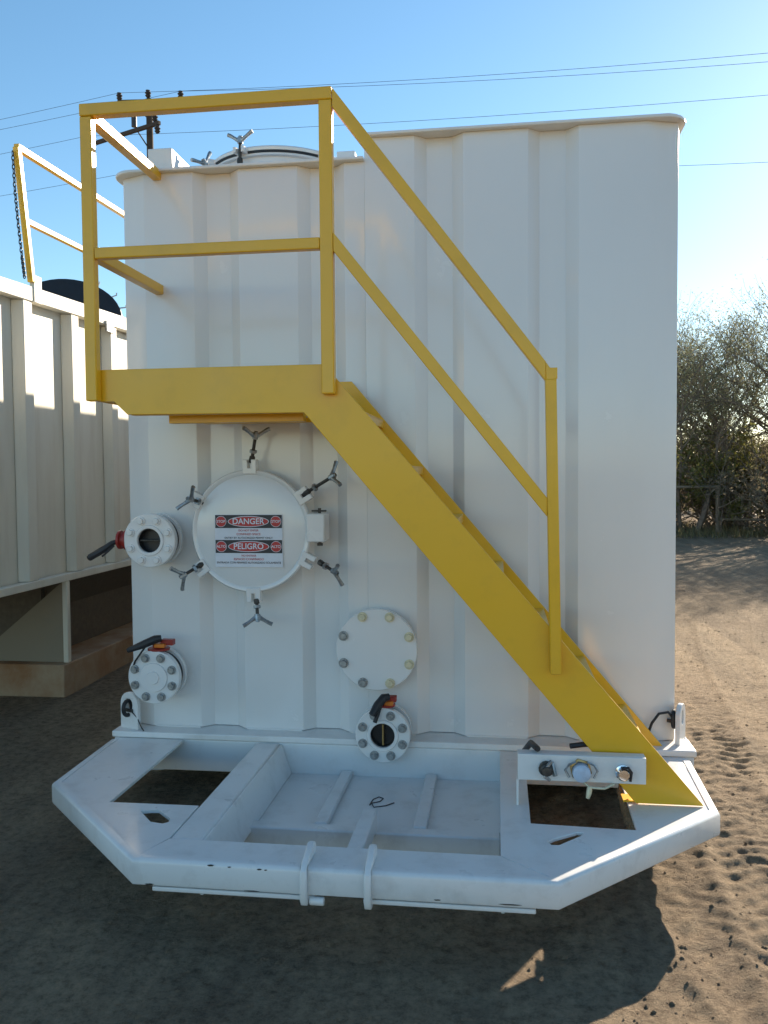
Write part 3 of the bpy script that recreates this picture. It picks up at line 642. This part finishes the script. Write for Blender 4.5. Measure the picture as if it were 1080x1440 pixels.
# roof edge lug, post socket
obj('post_socket', MB().box(XN - .02, XN + .012, 1.27, 1.36, 2.30, 2.47), M['cream'], nb, .003)
obj('roof_clip', MB().box(XN + .004, XN + .02, 2.24, 2.36, 2.28, 2.36), M['steel'], nb, .003)
obj('handrail_post', MB().bar((XN, 1.262, 2.42), (XN, 1.135, 3.205), .036, .040, up=(0, 1, 0)), M['yellow'], nb, .004)
obj('top_rail', MB().bar((XN, 1.13, 3.205), (XN, 4.3, 3.29), .036, .040), M['yellow'], nb, .004)
obj('mid_rail', MB().bar((XN, 1.22, 2.785), (XN, 4.3, 2.85), .032, .036), M['yellow'], nb, .004)
obj('handrail_post', MB().bar((XN, 4.3, 2.5), (XN, 4.3, 3.30), .036, .040, up=(0, 1, 0)), M['yellow'], nb, .004)
# open hatch lid, dark underside facing the camera
hc = Vector((-2.98, 2.80, 2.535)); nrm = (Vector((.40, -.70, .62))).normalized()
hl_ = obj('hatch_lid', MB().lathe(hc, nrm, [(0, -.03), (.40, -.03), (.41, 0), (.40, .012), (.385, .014)], 40), M['cream'], nb)
obj('lid_lining', MB().lathe(hc, nrm, [(0, .004), (.40, .004), (.402, .017), (.37, .019), (.35, .010), (0, .011)], 40), M['black'], hl_)
mb = MB()
for a in (-.2, .25, .6, 1.0):
    u = nrm.orthogonal().normalized(); w = nrm.cross(u)
    if True:
        up = Vector((0, 0, 1)); rt = nrm.cross(up).normalized() * -1; uu = rt.cross(nrm) * -1
        p = hc + (rt * math.cos(a) + (up - nrm * up.dot(nrm)).normalized() * math.sin(a)) * .41
        q = p + (p - hc).normalized() * .05; mb.tube([p, q, q + Vector((0, 0, .02))], .006, 5)
obj('lid_clamps', mb, M['steel'], hl_)
# chain
def interp(P_, t):
    f = t * (len(P_) - 1); i = min(int(f), len(P_) - 2); return Vector(P_[i]).lerp(Vector(P_[i + 1]), f - i)
ch = empty('safety_chain', (XN, 1.13, 3.19), 'thin rusty chain hanging down beside the neighbouring tank guard rail post', 'chain')
mb = MB(); P_ = [(XN - .01, 1.105, 3.17), (XN - .01, 1.118, 2.95), (XN - .01, 1.145, 2.75), (XN - .01, 1.178, 2.55), (XN - .01, 1.20, 2.44)]
nl = 34
for i in range(nl):
    c = interp(P_, (i + .5) / nl); h = .017; r = .008
    ring = [(r * math.cos(t), h * math.sin(t)) for t in [2 * PI * k / 10 for k in range(11)]]
    mb.tube([(c.x + (p[0] if i % 2 else 0), c.y + (0 if i % 2 else p[0]), c.z + p[1]) for p in ring], .0034, 4)
obj('links', mb, M['darksteel'], ch)

# ------------------------------------------------------------------ UTILITY POLE AND WIRES
YP = 27.0; XP = -12.47
up_ = empty('utility_pole', (XP, YP, G), 'dark wooden utility pole with two cross arms rising behind the tank', 'utility pole')
obj('pole', MB().cyl((XP, YP, G - .5), (XP, YP, 15.35), .17, 14, .12), M['wood'], up_)
obj('cross_arm', MB().bar((-13.66, YP - .1, 15.28), (-11.12, YP - .1, 15.18), .10, .13), M['wood'], up_)
obj('cross_arm', MB().bar((-15.35, YP + .6, 14.02), (-11.75, YP - .8, 14.12), .11, .13), M['wood'], up_)
ins = lib('insulator', MB().lathe((0, 0, 0), (0, 0, 1), [(0, -.02), (.05, 0), (.11, .08), (.06, .10), (.12, .18), (.07, .22), (.09, .27), (0, .30)], 10), M['wire'])
for p in ((-13.6, YP - .1, 15.34), (-11.2, YP - .1, 15.24), (-12.47, YP - .1, 15.36), (-15.25, YP + .55, 14.08), (-11.95, YP - .75, 14.18), (-11.85, YP - .78, 13.75)): inst('insulator', ins, up_, p)
obj('arm_brace', MB().bar((-12.9, YP - .1, 14.15), (XP, YP - .15, 13.5), .04, .04).bar((-13.2, YP - .1, 15.2), (XP, YP - .15, 14.6), .04, .04), M['wood'], up_)
obj('transformer', MB().cyl((-12.95, YP - .3, 14.25), (-12.95, YP - .3, 14.75), .10, 12), M['wire'], up_)
def wire(pts, label):
    P = []
    for a, b, sag in pts:
        a, b = Vector(a), Vector(b)
        for i in range(25):
            t = i / 24; p = a.lerp(b, t); p.z -= sag * 4 * t * (1 - t)
            if not P or (p - P[-1]).length > .01: P.append(p)
    obj('power_line', MB().tube(P, .007, 5), M['wire'], label=label, cat='power line', group='power lines strung across the sky')
def wpt(px_x, z, y=YP): return (px_x, y, z)
wire([((-60, 30, 14.0), (-13.6, YP - .1, 15.62), .9), ((-13.6, YP - .1, 15.62), (46, 19, 14.3), 1.2)], 'topmost thin dark wire crossing the sky above the handrail')
wire([((-60, 30, 13.4), (-11.2, YP - .1, 15.52), .8), ((-11.2, YP - .1, 15.52), (46, 19, 13.8), 1.2)], 'second wire from the top, meeting the small insulator above the top rail')
wire([((-60, 30, 12.6), (-15.25, YP + .5, 14.36), .8), ((-15.25, YP + .5, 14.36), (46, 19, 12.9), 1.0)], 'third wire down, held by the lower cross arm of the pole')
wire([((-60, 31, 11.4), (-12.3, YP + .3, 12.95), .7), ((-12.3, YP + .3, 12.95), (46, 19, 11.2), 1.6)], 'lowest wire, passing behind the tank roof and out at its right')

# ------------------------------------------------------------------ VEGETATION
def tree_mesh(seed, height, spread, nstem, leaves, leafsize, lean=.35, droop=.15, levels=4, matleaf='leaf', low=.25):
    rg = random.Random(seed); wood = MB(); tips = []
    def grow(p, d, ln, r, lv):
        pts = [p.copy()]; rr = [r]; seg = 4
        for i in range(seg):
            d = (d + Vector((rg.gauss(0, .16), rg.gauss(0, .16), rg.gauss(.03, .10)))).normalized()
            p = p + d * ln / seg; pts.append(p.copy()); rr.append(r * (1 - .42 * (i + 1) / seg))
            if lv >= levels - 2: tips.append((p.copy(), d.copy(), lv))
            if lv < levels and i >= 1 and rg.random() < .75:
                nd = (d + Vector((rg.gauss(0, .62), rg.gauss(0, .62), rg.gauss(.05, .32)))).normalized()
                grow(p, nd, ln * rg.uniform(.5, .78), r * .52, lv + 1)
        wood.tube(pts, rr, 5 if lv < 2 else 3)
        if lv < levels:
            for _ in range(2):
                nd = (d + Vector((rg.gauss(0, .45), rg.gauss(0, .45), rg.gauss(.08, .25)))).normalized(); grow(p, nd, ln * rg.uniform(.6, .8), rr[-1] * .8, lv + 1)
    for s in range(nstem):
        a = rg.random() * 6.28; b = Vector((.12 * math.cos(a), .12 * math.sin(a), -.05)) * nstem * .5
        d = Vector((math.cos(a) * lean * spread, math.sin(a) * lean * spread, 1)).normalized()
        grow(b, d, height * .40 * rg.uniform(.8, 1.1), .045 * height / 3 * rg.uniform(.6, 1), 0)
    zmax = max(t[0].z for t in tips); s_ = height / zmax
    nr = np.random.default_rng(seed)
    T = np.array([t[0] for t in tips]); idx = nr.integers(0, len(T), leaves)
    tipw = np.array([1.0 if T[i][2] > zmax * low else .25 for i in range(len(T))]); idx = nr.choice(len(T), leaves, p=tipw / tipw.sum())
    dens = nr.random(len(T)) ** 1.2; idx = nr.choice(len(T), leaves, p=(tipw * (dens + .05)) / (tipw * (dens + .05)).sum())
    c = T[idx] + nr.normal(0, 1, (leaves, 3)) * np.array([.13, .13, .11]) * height / 5
    c[:, 2] -= nr.random(leaves) * droop
    u = nr.normal(0, 1, (leaves, 3)); u /= np.linalg.norm(u, axis=1)[:, None]; w = np.cross(u, nr.normal(0, 1, (leaves, 3))); w /= np.linalg.norm(w, axis=1)[:, None]
    sz = leafsize * (.6 + .8 * nr.random(leaves))[:, None]
    vs = np.stack([c - u * sz, c - w * sz * .32, c + u * sz, c + w * sz * .32], 1).reshape(-1, 3)
    lm = bpy.data.meshes.new('crown'); n = leaves
    lm.vertices.add(n * 4); lm.vertices.foreach_set('co', (vs * s_).astype(np.float32).ravel()); lm.loops.add(n * 4); lm.loops.foreach_set('vertex_index', np.arange(n * 4, dtype=np.int32))
    lm.polygons.add(n); lm.polygons.foreach_set('loop_start', np.arange(0, n * 4, 4, dtype=np.int32)); lm.polygons.foreach_set('loop_total', np.full(n, 4, dtype=np.int32)); lm.update(); lm.materials.append(M[matleaf])
    wood.v = [(v[0] * s_, v[1] * s_, v[2] * s_) for v in wood.v]
    wm = bpy.data.meshes.new('trunk'); wm.from_pydata(wood.v, [], wood.f); wm.materials.append(M['bark']); return wm, lm
def plant(name, meshes, x, y, rz, sc, label, cat, group, parts=('trunk', 'crown')):
    r = empty(name, (x, y, G - .03), label, cat, group)
    for pn_, me in zip(parts, meshes):
        o = bpy.data.objects.new(pn_, me); COL.objects.link(o); o.parent = r; o.rotation_euler = (0, 0, rz); o.scale = (sc, sc, sc)
TA = tree_mesh(11, 6.0, 1.0, 4, 22000, .031)
TB = tree_mesh(23, 6.0, 1.3, 5, 22000, .031)
TC = tree_mesh(37, 5.8, .9, 3, 17000, .031)
BA = tree_mesh(51, 2.3, 2.4, 12, 6500, .034, levels=3, matleaf='brush', low=.05)
BB = tree_mesh(67, 2.0, 2.8, 13, 6500, .034, levels=3, matleaf='brush', low=.05)
BY = tree_mesh(71, 1.9, 1.6, 6, 8000, .05, levels=3, matleaf='yellowleaf', low=.05)
gt = 'feathery trees at the edge of the yard'; gb = 'brown bushes under the trees'
TREES = [(TA, 5.15, 17.8, .4, 1.0, 'tall feathery olive tree whose trunk stands right beside the tank edge'),
    (TB, 6.9, 19.6, 2.1, 1.08, 'wide many stemmed feathery tree in the middle of the gap beside the tank'),
    (TC, 7.6, 17.2, 1.0, .98, 'thin grey green tree with open crown cut by the right edge of the photo'),
    (TB, 9.6, 18.6, 4.0, 1.0, 'feathery tree just beyond the right edge of the frame'),
    (TA, 12.4, 17.0, 3.0, 1.0, 'feathery tree further right past the pipe gate'),
    (TC, 3.4, 21.5, 5.2, 1.05, 'feathery tree standing behind the tank at the right'),
    (TA, .2, 24.0, 2.6, 1.0, 'feathery tree hidden behind the middle of the tank'),
    (TB, -4.5, 25.0, 1.6, 1.0, 'feathery tree hidden behind the gap of the two tanks'),
    (TC, 15.5, 19.0, 2.2, 1.1, 'outermost feathery tree on the right side of the yard')]
for me, x, y, rz, sc, lb in TREES: plant('mesquite_tree', me, x, y, rz, sc, lb, 'tree', gt)
BUSH = [(BA, 5.3, 19.8, .3, 1.25, 'dense brown bush behind the pipe gate beside the tank'), (BB, 6.7, 18.0, 1.3, 1.35, 'leaning dark brushy thicket right of the pipe gate'),
    (BA, 8.1, 18.6, 2.5, 1.4, 'brown bush at the right edge below the thin tree'), (BB, 4.3, 22.5, 4.1, 1.4, 'brown bush behind the tank corner'),
    (BA, 6.2, 22.5, 5.0, 1.5, 'tall brown bush filling the gap deep between the trees'), (BB, 8.6, 22.0, .8, 1.6, 'far brown bush behind the thin tree'),
    (BA, 10.3, 19.0, 3.8, 1.4, 'brown bush beyond the right frame edge'), (BB, 12.6, 20.0, 2.0, 1.5, 'brown bush far right of the gate'), (BA, 2.2, 22.0, 1.1, 1.3, 'brown bush behind the middle of the tank')]
for me, x, y, rz, sc, lb in BUSH: plant('brush_bush', me, x, y, rz, sc, lb, 'bush', gb, ('stems', 'foliage'))
plant('green_bush', BY, 7.35, 18.3, .5, 1.55, 'bright yellow green bush glowing in the sun at the right edge', 'bush', None, ('stems', 'foliage'))
def woodland():
    nr = np.random.default_rng(9); vs = []; n = 0
    for k in range(90):
        x = nr.uniform(-70, 60); y = nr.uniform(29, 42) - .004 * x * x; h = nr.uniform(2.2, 4.0); m_ = 900
        c = nr.normal(0, 1, (m_, 3)); c /= np.linalg.norm(c, axis=1)[:, None]; c *= (nr.random(m_) ** .4)[:, None] * np.array([h * .8, h * .8, h * .55]); c[:, 2] += h * .5
        c += np.array([x, y, G]); u = nr.normal(0, 1, (m_, 3)); u /= np.linalg.norm(u, axis=1)[:, None]; w = np.cross(u, nr.normal(0, 1, (m_, 3))); w /= np.linalg.norm(w, axis=1)[:, None]
        s = .13; vs.append(np.stack([c - u * s, c - w * s * .5, c + u * s, c + w * s * .5], 1).reshape(-1, 3)); n += m_
    vs = np.concatenate(vs); me = bpy.data.meshes.new('woodland'); me.vertices.add(n * 4); me.vertices.foreach_set('co', vs.astype(np.float32).ravel()); me.loops.add(n * 4); me.loops.foreach_set('vertex_index', np.arange(n * 4, dtype=np.int32))
    me.polygons.add(n); me.polygons.foreach_set('loop_start', np.arange(0, n * 4, 4, dtype=np.int32)); me.polygons.foreach_set('loop_total', np.full(n, 4, dtype=np.int32)); me.update(); me.materials.append(M['brush'])
    o = bpy.data.objects.new('far_brush', me); COL.objects.link(o); o['kind'] = 'stuff'; o['label'] = 'far low brushland behind the trees'
woodland()
def grass():
    nr = np.random.default_rng(4); n = 6500; x = nr.uniform(2.5, 14, n); y = 15.6 + nr.gamma(2, 1.1, n); h = nr.uniform(.05, .28, n); a = nr.random(n) * 6.28
    b = np.stack([x, y, np.full(n, G)], 1); w = np.stack([np.cos(a), np.sin(a), a * 0], 1) * .012; t = b + np.stack([nr.normal(0, .06, n), nr.normal(0, .06, n), h], 1)
    vs = np.stack([b - w, b + w, t], 1).reshape(-1, 3); me = bpy.data.meshes.new('grass'); me.from_pydata(vs.tolist(), [], np.arange(n * 3).reshape(-1, 3).tolist()); me.materials.append(M['grassdry'])
    o = bpy.data.objects.new('dry_grass', me); COL.objects.link(o); o['kind'] = 'stuff'; o['label'] = 'dry grass tufts at the foot of the trees'
grass()
# pipe gate
pg = empty('pipe_gate', (5.1, 16.6, G), 'faded pipe fence section standing in front of the bushes beside the tank', 'fence')
obj('top_pipe', MB().cyl((3.4, 17.2, .86), (5.60, 17.0, .86), .035, 10), M['pipe'], pg)
obj('end_post', MB().cyl((5.61, 17.0, G - .1), (5.61, 17.0, .9), .05, 10), M['pipe'], pg)
obj('end_post', MB().cyl((3.4, 17.2, G - .1), (3.4, 17.2, .9), .05, 10), M['pipe'], pg)
obj('low_pipe', MB().cyl((5.62, 17.0, .10), (7.3, 16.9, .07), .03, 10), M['pipe'], pg)
